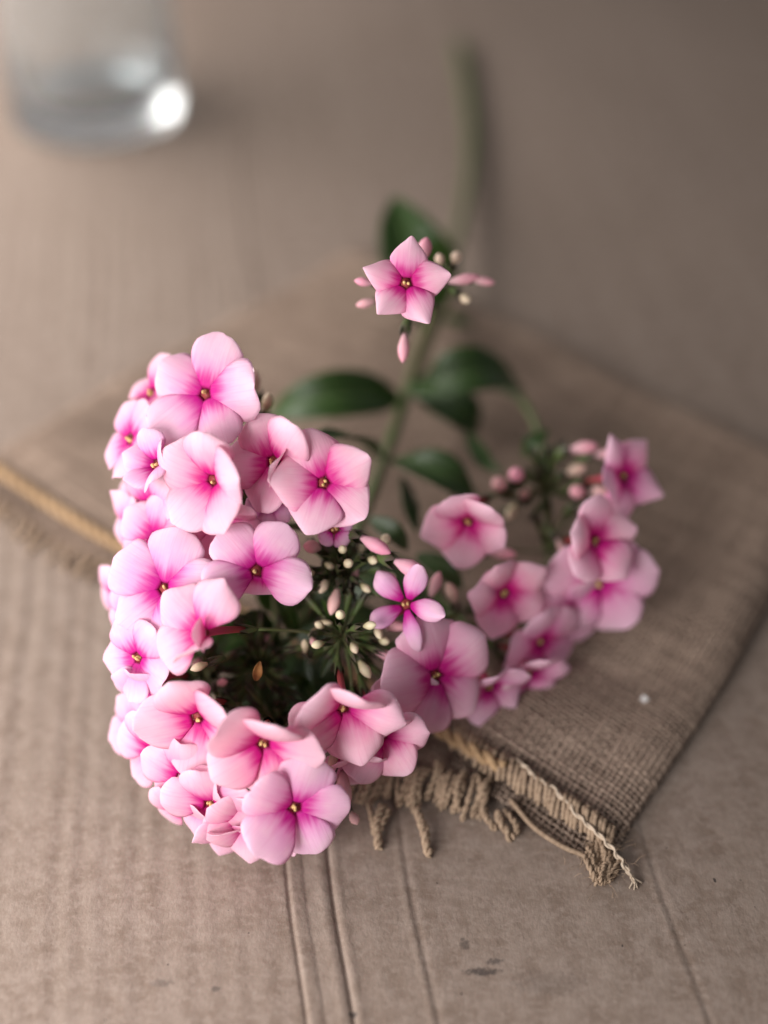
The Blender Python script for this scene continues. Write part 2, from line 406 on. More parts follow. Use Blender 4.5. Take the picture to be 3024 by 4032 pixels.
# loose end of the drawstring thread lying over the hem
pts = [G(1985, 2975, .0085), G(2060, 3010, .0105), G(2110, 3062, .0102), G(2190, 3115, .0095), G(2280, 3215, .0085), G(2360, 3290, .0072), G(2430, 3365, .0052), G(2472, 3430, .0028), G(2500, 3470, .0014)]
lp = spline(pts, 14)
lp = [p + Vector((math.sin(i * .8) * .00035, math.cos(i * .63) * .0003, 0)) for i, p in enumerate(lp)]
o = cord('loose_thread', lp, .00062, .0085, sack, M_thread)
for k in range(9):                   # brushed-out end of the thread
    e = lp[-6]; tip = G(2500 + random.uniform(-25, 30), 3492 + random.uniform(-25, 15), .0008)
    q = [W(e + Vector((random.uniform(-.0003, .0003),) * 3)), W((e + tip) / 2 + Vector((random.uniform(-.0006, .0006), 0, .0006))), W(tip)]
    tube('frayed_end', spline(q, 4), .00022, 4, sack, M_thread)
# second thread running below the hem
tube('loose_thread', [W(v) for v in spline([G(2010, 3150, .004), G(2100, 3255, .003), G(2210, 3330, .003), G(2300, 3370, .0025), G(2360, 3420, .002)], 10)], .0008, 6, sack, M_fringe)
# fringe of frayed threads along the lower layer
edge = lambda t: V3(surf_back(np.array(t), np.array(.0)))
def strand(p0, p1, r, arch=.002, sway=.0015):
    m = (p0 + p1) / 2 + Vector((random.uniform(-sway, sway), random.uniform(-sway, sway), arch))
    q = spline([p0, m, p1], 9); k = len(q); T, U = frames(q); V = []; F = []; tw = random.uniform(2.2, 3.4); ph = random.random() * 6
    for j in range(2):
        sp = []
        for i, p in enumerate(q):
            w = T[i].cross(U[i]); an = ph + math.pi * j + tw * 2 * math.pi * i / k; fl = 1 + .7 * max(0, i / k - .75) * 4
            sp.append(W(p + (U[i] * math.cos(an) + w * math.sin(an)) * r * .48 * fl))
        v, f = tube_data(sp, [r * .56 * (1 + .18 * math.sin(i * 1.9 + j)) * (1.0 if i < k - 2 else (.8 if i < k - 1 else .35)) for i in range(k)], 6, True, len(V)); V += v; F += f
    new_obj('fringe_thread', mesh('fringe_thread', V, F), sack, M_fringe)
for i in range(34):
    px = 1290 + i * 19 + random.uniform(-9, 9)
    py = 3120 + 95 * ((px - 1290) / 640) ** 1.2 + random.uniform(-14, 14)
    top = G(px + random.uniform(20, 45), py - random.uniform(115, 165), .0050)
    strand(top, G(px - 8 + random.uniform(-14, 14), py + 12 + random.uniform(-25, 25), .0011), random.uniform(.0008, .0013), random.uniform(.001, .003))
for (x0, y0, x1, y1, r) in ((1510, 3170, 1492, 3345, .0015), (1535, 3190, 1480, 3310, .001), (1640, 3180, 1690, 3375, .0014), (1655, 3220, 1672, 3350, .001),
                            (1905, 3180, 1955, 3270, .0012), (1960, 3200, 2020, 3310, .0014), (1985, 3190, 2035, 3290, .001), (1450, 3160, 1475, 3290, .0009)):
    strand(G(x0, y0, .003), G(x1, y1, .0010), r, .001)
for i in range(26):                  # left part of the mouth
    t = i / 26 * .46; p = edge(t)
    strand(p + Vector((.002, .002, .001)), p + Vector((random.uniform(-.004, .0), -random.uniform(.003, .008), -.0008)), random.uniform(.0008, .0012), .0006)
tip = G(2368, 3500, .001)
for i in range(34):                  # tufted corner
    b = G(2372 + random.uniform(-75, 70), 3345 + random.uniform(-70, 70), random.uniform(.001, .0055))
    e = tip + (b - tip) * random.uniform(.0, .55) + Vector((random.uniform(-.002, .002), random.uniform(-.001, .001), 0)); e.z = random.uniform(.0009, .003)
    strand(b, e, random.uniform(.0005, .0010), .0012)
V = []; F = []
for i in range(240):                 # fine hairs standing off the cut edges
    a = random.uniform(.55, 1.0)
    p = mouth(a, random.uniform(0, .002), random.uniform(-.001, .004)) if random.random() < .6 else G(2370 + random.gauss(0, 60), 3400 + random.gauss(0, 60), .003)
    d = Vector((random.gauss(0, 1), random.gauss(-.4, 1), random.uniform(.0, .9))).normalized(); L = random.uniform(.002, .006)
    q = [W(p), W(p + d * L * .5 + Vector((0, 0, .0004))), W(p + d * L + Vector((random.gauss(0, .0008), 0, -.0006)))]
    v, f = tube_data(q, [.00008, .00007, .00004], 3, False, len(V)); V += v; F += f
o = new_obj('loose_fibres', mesh('loose_fibres', V, F), sack, M_fringe); o['kind'] = 'stuff'
# crumb on the cloth
import bmesh
bm = bmesh.new(); bmesh.ops.create_icosphere(bm, subdivisions=2, radius=.0013)
for v in bm.verts: v.co *= 1 + .25 * math.sin(v.co.x * 3100 + v.co.y * 2300 + v.co.z * 1700); v.co.z *= .6
me = bpy.data.meshes.new('crumb'); bm.to_mesh(me); bm.free()
cr = new_obj('crumb', me, None, M_crumb); cr.location = G(2540, 2750, .0098)
cr['label'] = 'tiny white crumb lying on the burlap cloth'; cr['category'] = 'crumb'

# ------------------------------------------------------------------ drinking glass
def build_glass():
    R = .0475
    prof = [(.0, .0030), (R*.70, .0028), (R*.82, .0012), (R*.90, .0), (R*.97, .0012), (R*1.0, .006), (R*1.0, .02), (R*.985, .06), (R*.98, .10), (R*.985, .140), (R*.975, .1425),
            (R*.925, .1415), (R*.905, .10), (R*.90, .06), (R*.89, .030), (R*.84, .021), (R*.70, .0165), (R*.35, .0150), (0, .0145)]
    n = 72; V = []; F = []; rings = []
    for r, z in prof:
        if r == 0: rings.append([len(V)]); V.append((0, 0, z))
        else:
            rings.append(list(range(len(V), len(V) + n)))
            for k in range(n): a = 2 * math.pi * k / n; V.append((r * math.cos(a), r * math.sin(a), z))
    for A, B in zip(rings, rings[1:]):
        for k in range(n):
            j = (k + 1) % n
            if len(A) == 1: F.append((A[0], B[j], B[k]))
            elif len(B) == 1: F.append((A[k], A[j], B[0]))
            else: F.append((A[k], A[j], B[j], B[k]))
    o = new_obj('drinking_glass', mesh('drinking_glass', V, F), None, M_glass)
    o.location = (-.161, .750, .0006)
    o['label'] = 'clear heavy-based drinking glass standing on the cardboard'; o['category'] = 'glass'
build_glass()

# ------------------------------------------------------------------ the phlox sprig
ROOT = P(992, 95, .862); ROOT.z = 0
sprig = empty('flower_sprig', ROOT)
sprig['label'] = 'pink phlox sprig with green leaves lying across the burlap'; sprig['category'] = 'flower'
def R0(p): return p - ROOT
ROUND = ([0, .10, .22, .38, .52, .66, .78, .88, .95, .985, 1.0], [.20, .30, .50, .78, .94, 1.0, .95, .78, .54, .30, .06])
POINT = ([0, .10, .22, .36, .48, .60, .72, .83, .92, .97, 1.0], [.24, .40, .68, .96, 1.0, .86, .66, .44, .25, .14, .05])
SV = np.array([0, .05, .10, .16, .23, .30, .38, .46, .54, .62, .70, .78, .85, .91, .955, .985, 1.0]); NTt = 13
TV = np.linspace(-1, 1, NTt)
def petal_mesh(L, Wd, a0, a1, k, pt, curl, tint, skew, rnd, wav):
    w = np.interp(SV, *ROUND) * (1 - pt) + np.interp(SV, *POINT) * pt; w = w * Wd * L
    r0 = .0013
    ang = a0 + (a1) * SV + curl * np.clip((SV - .55) / .45, 0, 1) ** 1.5
    ang = ang + (1.15 - a0) * np.exp(-(SV / .05) ** 2) * .8      # throat dips into the tube
    ds = np.diff(SV) * (L - r0)
    r = r0 + np.concatenate([[0], np.cumsum(ds * np.cos((ang[1:] + ang[:-1]) / 2))])
    z = np.concatenate([[0], np.cumsum(ds * np.sin((ang[1:] + ang[:-1]) / 2))])
    top = np.zeros((len(SV), NTt, 3)); nrm = np.zeros_like(top)
    for i, s in enumerate(SV):
        kk = k * (.35 + .65 * s) + 1e-3
        th = kk * TV
        lat = w[i] * np.sin(th) / kk; dn = w[i] * (1 - np.cos(th)) / kk
        ax = np.array([math.cos(ang[i]), 0, math.sin(ang[i])]); nn = np.array([-math.sin(ang[i]), 0, math.cos(ang[i])])
        LP = TV * w[i] / (Wd * L)
        rip = wav * L * (np.sin(LP * 2.3 + rnd * 20 + s * 2) * .6 + np.sin(LP * 5 + rnd * 50) * .40 * s) * s * s
        tilt = skew * TV * w[i]
        h = -dn + rip + tilt
        top[i] = np.array([r[i], 0, z[i]]) + lat[:, None] * np.array([0, 1, 0]) + h[:, None] * nn
        # notch / uneven rim
        top[i] += ((np.sin(LP * 3 + rnd * 30) * .022 + np.cos(LP * 8 + rnd * 9) * .012 + np.sin(LP * 17 + rnd * 70) * .005) * L * s ** 5)[:, None] * ax
        nrm[i] = nn[None] * np.cos(th)[:, None] + np.sin(th)[:, None] * np.array([0, 1, 0])
    thick = .00016
    edge_f = np.clip((1 - np.abs(TV)) * 4, .15, 1)[None, :, None] * np.clip((1 - SV) * 8, .15, 1)[:, None, None]
    bot = top - nrm * thick * edge_f
    V = np.concatenate([top.reshape(-1, 3), bot.reshape(-1, 3)]); n1 = len(SV) * NTt
    i = np.arange(n1).reshape(len(SV), NTt)
    f1 = np.stack([i[:-1, :-1], i[1:, :-1], i[1:, 1:], i[:-1, 1:]], -1).reshape(-1, 4)
    f2 = f1[:, ::-1] + n1
    per = list(i[0, :]) + list(i[1:, -1]) + list(i[-1, -2::-1]) + list(i[-2:0:-1, 0])
    f3 = [(per[j], per[(j + 1) % len(per)], per[(j + 1) % len(per)] + n1, per[j] + n1) for j in range(len(per))]
    me = mesh('petal', V.tolist(), [tuple(map(int, f)) for f in f1] + [tuple(map(int, f)) for f in f2] + [tuple(map(int, f)) for f in f3])
    SS, TT = np.meshgrid(SV, TV, indexing='ij')
    pc = np.stack([np.concatenate([SS.ravel()] * 2), np.concatenate([TT.ravel() * np.repeat(w / (L * .5), NTt)] * 2), np.repeat([0., 1.], n1)], -1)
    vattr(me, 'pc', pc); fattr(me, 'tint', np.full(2 * n1, tint)); fattr(me, 'rnd', np.full(2 * n1, rnd))
    return me
def calyx_obj(pts, parent, r=.00125):     # cup with five pointed teeth around the tube; pts run base -> mouth
    n = 10; V = []; F = []; T, U = frames(pts); al = []
    m = len(pts)
    for i, p in enumerate(pts):
        f = i / (m - 1); rr = r * (.42 + .58 * min(1, f * 2.2)) * (1 + .25 * f)
        w = T[i].cross(U[i])
        for k in range(n):
            a = 2 * math.pi * k / n
            if f > .62 and k % 2: q = pts[max(0, int(.62 * (m - 1)))]; rk = rr
            else: q = p; rk = rr * (1 + .35 * max(0, f - .7))
            V.append(q + (U[i] * math.cos(a) + w * math.sin(a)) * rk); al.append(f)
    for i in range(m - 1):
        for k in range(n):
            a = i * n + k; b = i * n + (k + 1) % n; F.append((a, b, b + n, a + n))
    F.append(tuple(reversed(range(n))))
    me = mesh('calyx', V, F); fattr(me, 'along', al); return new_obj('calyx', me, parent, M_calyx)
def sub(pts, f0, f1, n):
    L = [0]
    for i in range(1, len(pts)): L.append(L[-1] + (pts[i] - pts[i-1]).length)
    out = []
    for k in range(n + 1):
        s = L[-1] * (f0 + (f1 - f0) * k / n); j = 0
        while j < len(L) - 2 and L[j+1] < s: j += 1
        d = L[j+1] - L[j]; out.append(pts[j].lerp(pts[j+1], (s - L[j]) / d if d > 0 else 0))
    return out, L[-1]
# branching nodes inside the flower heads
NODES = {k: P(*v) for k, v in dict(a=(735, 1250, .422), b=(738, 1375, .418), c=(560, 1440, .432), d=(440, 1450, .432), e=(540, 1130, .428), f=(560, 890, .440),
         g=(430, 1130, .440), h=(600, 1560, .425), r1=(1180, 1060, .472), r2=(1180, 1190, .474), r3=(1020, 1360, .452), r4=(900, 1400, .436), s=(955, 612, .436), s2=(925, 650, .432)).items()}
def near_node(p, n):
    best = None
    for k, q in NODES.items():
        d = (q - p); c = d.length * (1.6 - .6 * max(-1, d.normalized().dot(-n)))
        if best is None or c < best[0]: best = (c, q)
    return best[1]
KIND = dict(flat=dict(W=.50, a0=.30, a1=-.45, k=.55, pt=.0, hood=.12), semi=dict(W=.52, a0=.40, a1=-.45, k=.75, pt=.45, hood=.25),
            star=dict(W=.54, a0=.42, a1=-.50, k=.85, pt=.85, hood=.2), bell=dict(W=.54, a0=.62, a1=-.42, k=.75, pt=.35, hood=.25, curl=-.35),
            half=dict(W=.36, a0=1.05, a1=-.75, k=.9, pt=.2, hood=.0))
fl_count = 0
def flower(x, y, d, Rpx, n, phi, kind, tint, ov=None, **kw):
    global fl_count; fl_count += 1
    rd = random.Random(fl_count * 13 + 5)
    c = P(x, y, d); N = CN(n); L = Rpx * S * d / FPX
    K = dict(KIND[kind]); K.update(kw)
    ex = (RIGHT - N * RIGHT.dot(N)).normalized(); ey = N.cross(ex)
    node = near_node(c, N)
    dist = (node - c).length
    pts = bez(c - N * .0008, c - N * dist * .45, node + (c - node) * .30 + Vector((rd.gauss(0, .002), rd.gauss(0, .002), 0)), node, 24)
    total = sum((pts[i+1] - pts[i]).length for i in range(24))
    ft = min(.62, .017 / total); f1 = min(.72, ft + .002 / total)
    tp, _ = sub(pts, 0, ft, 8)
    fo = bpy.data.objects.new('flower', None)
    V, F = tube_data([R0(p) for p in tp], [.00165, .00135, .0012, .00115, .0011, .00105, .001, .0009, .0007], 9, False)
    # inner throat funnel
    V2, F2 = tube_data([R0(c + N * .0003), R0(c - N * .0015), R0(c - N * .0035)], [.0016, .0010, .0005], 9, True, len(V))
    me = mesh('flower', V + V2, F + F2); al = [i / 8 for i in range(9) for _ in range(9)] + [.9] * len(V2); fattr(me, 'along', al)
    fo = new_obj('flower', me, sprig, M_tube)
    for k in range(5):
        o = dict(K); sc = 1.0
        if ov and k in ov: o.update(ov[k]); sc = ov[k].get('sc', 1.0)
        az = math.radians(phi + 72 * k + rd.gauss(0, 4))
        dirv = ex * math.cos(az) + ey * math.sin(az)
        pn = Vector((n[0], n[1], 0)); m = 0.0
        if pn.length > .05:
            m = max(0, -(dirv.dot(RIGHT) * pn.x + dirv.dot(UP) * pn.y) / pn.length) * min(1, pn.length / .5)
        a0 = o['a0'] + o['hood'] * m + rd.gauss(0, .07)
        me = petal_mesh(L * sc * rd.uniform(.94, 1.05), o['W'] * rd.uniform(.94, 1.06), a0, o['a1'] + rd.gauss(0, .10), o['k'] * rd.uniform(.6, 1.35),
                        min(1, max(0, o['pt'] + rd.gauss(0, .08))), o.get('curl', 0) + rd.gauss(-.08, .30), min(1, max(0, tint + rd.gauss(0, .06))), .10 + rd.gauss(0, .05), rd.random(), o.get('wav', .048))
        tv = N.cross(dirv)
        # lay the petal into world axes and lift alternate rims so that they overlap like a pinwheel
        Mx = Matrix((dirv, tv, N)).transposed()
        cc = np.array(R0(c + N * .0002 * k)); A = np.array(Mx)
        co = np.empty(len(me.vertices) * 3, dtype=np.float32); me.vertices.foreach_get('co', co)
        co = co.reshape(-1, 3) @ A.T + cc; me.vertices.foreach_set('co', co.astype(np.float32).ravel()); me.update()
        new_obj('petal', me, fo, M_petal)
    # stamens in the throat
    V = []; F = []
    for j in range(rd.choice((2, 3, 3))):
        an = rd.uniform(0, 6.28); q = c + (ex * math.cos(an) + ey * math.sin(an)) * .0006 + N * rd.uniform(.0002, .0012)
        dv = (N + (ex * rd.gauss(0, .3) + ey * rd.gauss(0, .3))).normalized()
        pp = [R0(q + dv * (t - .5) * .0019) for t in (0, .15, .4, .7, .9, 1)]
        v, f = tube_data(pp, [.0002, .00042, .0005, .00048, .00034, .0001], 6, True, len(V)); V += v; F += f
    new_obj('stamens', mesh('stamens', V, F), fo, M_anther)
    cp, _ = sub(pts, min(.95, ft + .005 / total), max(.05, ft - .004 / total), 8)
    calyx_obj([R0(p) for p in cp], fo)
    pp, _ = sub(pts, min(.94, ft + .0045 / total), 1.0, 8)
    tube('pedicel', [R0(p) for p in pp], .00050, 6, fo, M_stem)
    return fo
# x, y, distance, petal length in pixels, facing, first petal angle, form, violet tint
flower(878, 612, .395, 106, (0, .05, 1), 85, 'star', .22, W=.42, k=1.05, pt=1, a0=.3, a1=-.2)
flower(446, 852, .400, 146, (-.30, .10, .95), 74, 'flat', .50, W=.47)
flower(592, 997, .394, 130, (-.35, .02, .93), 112, 'semi', .15, {3: dict(a0=1.15, sc=.7, k=.3, curl=.9), 4: dict(a0=.7)})
flower(700, 1043, .388, 124, (.03, .05, 1), 106, 'star', .15, W=.54, k=.75, pt=.92, a0=.24, a1=-.22)
flower(462, 1036, .388, 138, (-.50, -.22, .84), 160, 'bell', .04, pt=.55, curl=-.7)
flower(555, 1233, .388, 128, (.05, .0, 1), 52, 'flat', .62, {3: dict(a0=-.75, sc=.8), 2: dict(k=1.1)}, W=.47)
flower(356, 1272, .394, 136, (-.30, .10, .95), 74, 'flat', .66, W=.48)
flower(438, 1366, .380, 130, (-.45, .0, .87), 139, 'semi', .10, {2: dict(a0=1.2, sc=.8, curl=1.4, k=.3), 3: dict(a0=1.3, sc=.6, curl=1.0)}, pt=.1)
flower(476, 1120, .399, 112, (-.15, -.5, .85), 258, 'semi', .25)
flower(570, 1603, .380, 144, (0, -.38, .92), 284, 'bell', .05, pt=.5, a0=.42, a1=-.30, hood=.85)
flower(428, 1548, .388, 140, (-.22, -.36, .90), 258, 'bell', .05, pt=.45, a0=.42, a1=-.30, hood=.8)
flower(742, 1528, .386, 138, (.06, -.48, .86), 284, 'bell', .05, pt=.3, a0=.45, a1=-.28, hood=.8)
flower(638, 1742, .384, 128, (.08, -.25, .95), 288, 'flat', .66, {3: dict(a0=.7), 4: dict(a0=.8)})
flower(940, 1458, .410, 146, (.38, -.10, .90), 322, 'semi', .35, pt=.1, curl=-.3, a0=.3)
flower(1012, 1124, .430, 108, (-.2, -.5, .82), 262, 'bell', .15, pt=.55)
flower(1088, 1280, .432, 114, (.32, -.35, .87), 250, 'semi', .15, pt=.7)
flower(1282, 1168, .434, 112, (.45, -.05, .86), 20, 'semi', .20, pt=.55, hood=.55)
flower(1292, 1258, .446, 134, (.1, -.42, .88), 302, 'flat', .50)
flower(1343, 1030, .445, 112, (.55, .0, .8), 50, 'star', .40, W=.44)
flower(878, 1305, .404, 118, (-.3, .05, .95), 62, 'half', .92, {3: dict(W=.24, a0=.25), 1: dict(curl=-1.6), 2: dict(curl=-1.4)}, W=.27, k=1.2, a0=.85)
flower(285, 950, .414, 96, (-.7, .3, .65), 178, 'flat', .40)
flower(340, 1005, .398, 86, (-.55, .25, .8), 150, 'half', .85, W=.5)
flower(335, 1090, .409, 108, (-.7, -.2, .68), 200, 'flat', .30)
flower(300, 1050, .425, 92, (-.85, .05, .5), 178, 'flat', .40)
flower(285, 1140, .420, 92, (-.8, -.2, .55), 190, 'flat', .30)
flower(340, 1165, .404, 108, (-.5, .1, .85), 218, 'flat', .42)
flower(300, 1420, .397, 100, (-.6, -.1, .78), 190, 'flat', .62)
flower(330, 1485, .402, 92, (-.5, -.5, .7), 238, 'bell', .80)
flower(330, 1620, .402, 108, (-.55, -.3, .78), 168, 'flat', .15)
flower(300, 1570, .412, 90, (-.6, -.1, .75), 200, 'flat', .3)
flower(395, 1680, .396, 112, (-.38, -.38, .84), 228, 'flat', .20, W=.5, k=.9)
flower(455, 1735, .393, 116, (-.2, -.45, .87), 250, 'flat', .22, W=.5, k=.9)
flower(390, 1745, .400, 84, (-.4, -.7, .6), 240, 'flat', .15)
flower(535, 1762, .396, 116, (-.05, -.5, .84), 276, 'bell', .15, pt=.7)
flower(585, 1772, .402, 96, (-.2, -.5, .84), 240, 'bell', .2)
flower(500, 1790, .398, 84, (-.1, -.8, .6), 250, 'bell', .3)
flower(822, 1590, .398, 112, (.25, -.45, .85), 296, 'bell', .18, hood=.5)
flower(770, 1640, .400, 84, (.1, -.75, .65), 262, 'bell', .15)
flower(868, 1512, .414, 100, (.05, -.35, .93), 262, 'semi', .25)
flower(1165, 1385, .445, 108, (.5, -.5, .7), 310, 'flat', .50)
flower(1140, 1450, .440, 100, (.3, -.7, .64), 288, 'bell', .40)
flower(1055, 1480, .430, 98, (.4, -.65, .62), 308, 'bell', .50)
flower(1235, 1318, .450, 94, (.25, -.5, .82), 215, 'flat', .55)
flower(330, 852, .420, 92, (-.6, .5, .62), 128, 'flat', .12)
flower(255, 1290, .425, 76, (-.8, -.2, .55), 195, 'flat', .30)
flower(285, 1340, .410, 92, (-.75, -.1, .62), 185, 'flat', .50)
flower(300, 1225, .415, 92, (-.75, .1, .62), 180, 'flat', .45)
flower(582, 1085, .402, 62, (.1, -.3, .95), 40, 'half', 1.0, W=.45)
flower(478, 1215, .408, 92, (0, -.25, .97), 250, 'semi', .20)
flower(662, 1590, .393, 58, (.3, -.2, .93), 100, 'half', .95, W=.5)
flower(722, 1142, .404, 48, (.2, -.2, .95), 300, 'semi', .85)
flower(400, 1215, .412, 88, (-.4, .1, .9), 100, 'flat', .5)

BP = [(0, .35), (.12, .55), (.28, .82), (.45, 1.0), (.62, .97), (.78, .78), (.90, .48), (.97, .22), (1, .04)]
def bud(x, y, d, ang, tz, Lpx, wid, tint, node=None):
    """bud centred on the pixel, pointing at image angle ang, tz = share of its direction that comes at the viewer"""
    c = P(x, y, d); a = math.radians(ang)
    D = CN((math.cos(a) * math.sqrt(1 - tz * tz), math.sin(a) * math.sqrt(1 - tz * tz), tz))
    L = Lpx * S * d / FPX; r = wid * S * d / FPX / 2
    b = c - D * L * .5
    pts = [R0(b + D * L * f) for f, _ in BP]; T, U = frames(pts); V = []; F = []; n = 10
    for i, p in enumerate(pts):
        w = T[i].cross(U[i])
        for k in range(n):
            an = 2 * math.pi * k / n + BP[i][0] * 1.6
            rr = r * BP[i][1] * (1 + .09 * math.cos(5 * (an - BP[i][0] * 1.6)) * (1 if k % 2 else -1))
            V.append(p + (U[i] * math.cos(an) + w * math.sin(an)) * rr)
    for i in range(len(pts) - 1):
        for k in range(n):
            q = i * n + k; s_ = i * n + (k + 1) % n; F.append((q, s_, s_ + n, q + n))
    F.append(tuple(reversed(range(n)))); F.append(tuple(len(V) - n + k for k in range(n)))
    me = mesh('bud', V, F); fattr(me, 'along', [f for f, _ in BP for _ in range(n)]); fattr(me, 'tint', [tint] * len(V))
    o = new_obj('bud', me, sprig, M_bud)
    nd = NODES[node] if node else near_node(b, D); dist = (nd - b).length
    pt = bez(b + D * L * .1, b - D * dist * .35, nd + (b - nd) * .3, nd, 16); tot = sum((pt[i+1] - pt[i]).length for i in range(16))
    cl = min(.6, .0075 / tot)
    cp, _ = sub(pt, cl, 0, 7); calyx_obj([R0(p) for p in cp], o, max(.0009, r * .75))
    pp, _ = sub(pt, cl * .9, 1, 7); tube('pedicel', [R0(p) for p in pp], .00045, 5, o, M_stem)
for a in ((917, 538, .412, 78, .3, 52, 36, .85, 's'), (1003, 603, .425, 8, .2, 70, 26, .8, 's'), (1045, 607, .432, -10, .1, 50, 22, .75, 's'), (785, 609, .41, 172, .2, 40, 22, .9, 's2'),
          (790, 655, .42, 195, .1, 44, 22, .7, 's2'), (872, 752, .415, 266, .2, 66, 28, .8, 's2'), (950, 560, .428, 100, .6, 28, 24, .3, 's'), (985, 556, .432, 70, .6, 30, 26, .25, 's'), (1005, 645, .432, -40, .5, 30, 24, .15, 's'),
          (812, 1178, .402, -28, .3, 76, 36, .95, 'a'), (888, 1228, .400, -25, .3, 80, 42, .95, 'a'), (845, 1420, .408, -18, .3, 76, 30, .85, 'b'), (850, 1352, .412, -5, .3, 70, 28, .7, 'b'), (905, 1425, .42, -22, .2, 70, 28, .7, 'b'),
          (940, 1262, .425, 70, .2, 60, 28, .7, 'a'), (975, 1280, .43, 110, .2, 48, 28, .35, 'a'),
          (1262, 967, .455, 8, .2, 60, 32, .8, 'r1'), (1315, 980, .46, 5, .1, 60, 26, .8, 'r1'), (1115, 1026, .45, 100, .85, 40, 38, .85, 'r1'), (1078, 1046, .452, 130, .7, 42, 36, .6, 'r1'), (1247, 1062, .452, 175, .6, 42, 34, .75, 'r1'), (1292, 1062, .455, 0, .4, 46, 30, .55, 'r1'),
          (1245, 1015, .46, 20, .5, 46, 30, .35, 'r1'), (1280, 1105, .458, -15, .3, 60, 28, .15, 'r2'), (1130, 1065, .46, 95, .8, 34, 32, .4, 'r1'), (1085, 1195, .445, -5, .2, 62, 28, .8, 'r2'), (1218, 1190, .45, -60, .2, 60, 24, .6, 'r2'), (1105, 1105, .46, 240, .3, 44, 22, .1, 'r1'),
          (500, 920, .405, 30, .4, 50, 36, .7, 'f'), (533, 840, .425, 108, .2, 62, 34, .35, 'f'), (578, 868, .42, 75, .4, 44, 28, .05, 'f'), (550, 820, .43, 100, .2, 50, 28, .4, 'f'),
          (674, 1181, .404, 170, .5, 42, 34, .55, 'a'), (740, 1187, .400, 80, .85, 24, 22, .0, 'a'), (752, 1217, .399, 20, .8, 26, 24, .0, 'a'), (805, 1210, .404, -20, .7, 28, 22, .0, 'a'), (832, 1166, .412, 60, .6, 34, 26, .1, 'a'),
          (665, 1240, .402, 195, .6, 32, 24, .05, 'a'), (722, 1300, .408, 255, .2, 60, 30, .5, 'a'), (700, 1265, .41, 240, .4, 40, 24, .15, 'a'), (735, 1328, .394, 85, .85, 28, 24, .0, 'b'), (799, 1351, .396, 12, .6, 34, 22, .0, 'b'), (686, 1392, .396, 190, .6, 32, 22, .0, 'b'),
          (788, 1446, .402, -55, .3, 46, 26, .05, 'b'), (845, 1245, .41, -30, .6, 28, 22, .05, 'a'), (690, 1350, .405, 150, .6, 26, 20, .05, 'b'), (830, 1385, .408, -10, .6, 28, 22, .05, 'b'), (765, 1400, .402, -60, .6, 30, 20, .1, 'b'), (790, 1270, .408, -40, .5, 30, 20, .05, 'a'),
          (742, 1712, .398, 272, .1, 96, 40, .7, 'h'), (765, 1768, .402, 300, .1, 30, 24, .6, 'h'), (430, 1440, .395, 200, .3, 40, 22, .05, 'd'), (640, 1600, .398, 60, .4, 30, 20, .1, 'h'),
          (720, 1640, .395, 250, .3, 50, 22, .15, 'h'), (470, 1665, .392, 250, .3, 40, 22, .3, 'd')):
    bud(*a)

for i in range(15):                  # small unopened buds deeper in the head
    k = random.choice('aabbbcchd'); q = NODES[k] - Vector((0, 0, H)); dz = q.dot(FWD)
    bx = (q.dot(RIGHT) / dz * FPX + 1512) / S + random.gauss(0, 55); by = (2016 - q.dot(UP) / dz * FPX) / S + random.gauss(0, 50)
    bud(bx, by, dz - random.uniform(.000, .012), math.degrees(math.atan2(NODES[k].y, 1)) + random.uniform(0, 360), random.uniform(.3, .8), random.uniform(24, 40), random.uniform(16, 22), random.choice((0, 0, .05, .3, .6)), k)
# stems and branches
stem_pts = [P(992, 95, .8615), P(1008, 200, .805), P(1018, 310, .752), P(1002, 450, .690), P(950, 650, .605), P(885, 830, .545), P(838, 970, .508), P(770, 1150, .478), P(690, 1290, .462), P(600, 1400, .452)]
sp = spline(stem_pts, 8)
tube('main_stem', [R0(p) for p in sp], [.0032 - .0016 * i / len(sp) for i in range(len(sp))], 10, sprig, M_stem)
C0 = stem_pts[-1]
def branch(pts, r0, r1):
    q = spline(pts, 8); tube('side_branch', [R0(p) for p in q], [r0 + (r1 - r0) * i / len(q) for i in range(len(q))], 8, sprig, M_stem)
N_ = NODES
branch([stem_pts[5], P(915, 740, .50), P(940, 670, .455), N_['s2'], N_['s']], .0016, .0010)
branch([stem_pts[5], P(1000, 825, .540), P(1110, 850, .525), P(1165, 940, .500), N_['r1'], P(1185, 1130, .474), N_['r2']], .0016, .0012)
branch([stem_pts[7], P(900, 1250, .468), N_['r3']], .0014, .0010)
branch([stem_pts[7], P(770, 1200, .455), N_['a']], .0014, .0010); branch([C0, P(680, 1400, .44), N_['b']], .0013, .0010)
branch([C0, N_['c'], N_['d']], .0014, .0009); branch([C0, P(590, 1250, .445), N_['e']], .0014, .0009); branch([N_['e'], P(560, 1000, .442), N_['f']], .0011, .0008)
branch([stem_pts[8], P(540, 1220, .45), N_['g']], .0013, .0009); branch([C0, N_['h']], .0013, .0009); branch([N_['b'], N_['r4']], .0012, .0009)

# spent calyces and small side shoots filling the heads
for i in range(190):
    key = random.choice('aabbccccdddeegghhhh') if i < 148 else random.choice(['r1', 'r1', 'r2', 'r3', 'r4'])
    nd = N_[key]
    D = CN((random.gauss(0, .8), random.gauss(0, .8), abs(random.gauss(.5, .5)))); L = random.uniform(.008, .021)
    tip = nd + D * L
    pt = bez(nd, nd + CN((0, 0, 1)) * L * .3, tip - D * L * .3, tip, 10)
    pp, _ = sub(pt, 0, .55, 5); cp, _ = sub(pt, .5, 1, 7)
    o = tube('spent_calyx', [R0(p) for p in pp], .00045, 5, sprig, M_stem); calyx_obj([R0(p) for p in cp], o, random.uniform(.0008, .0012))

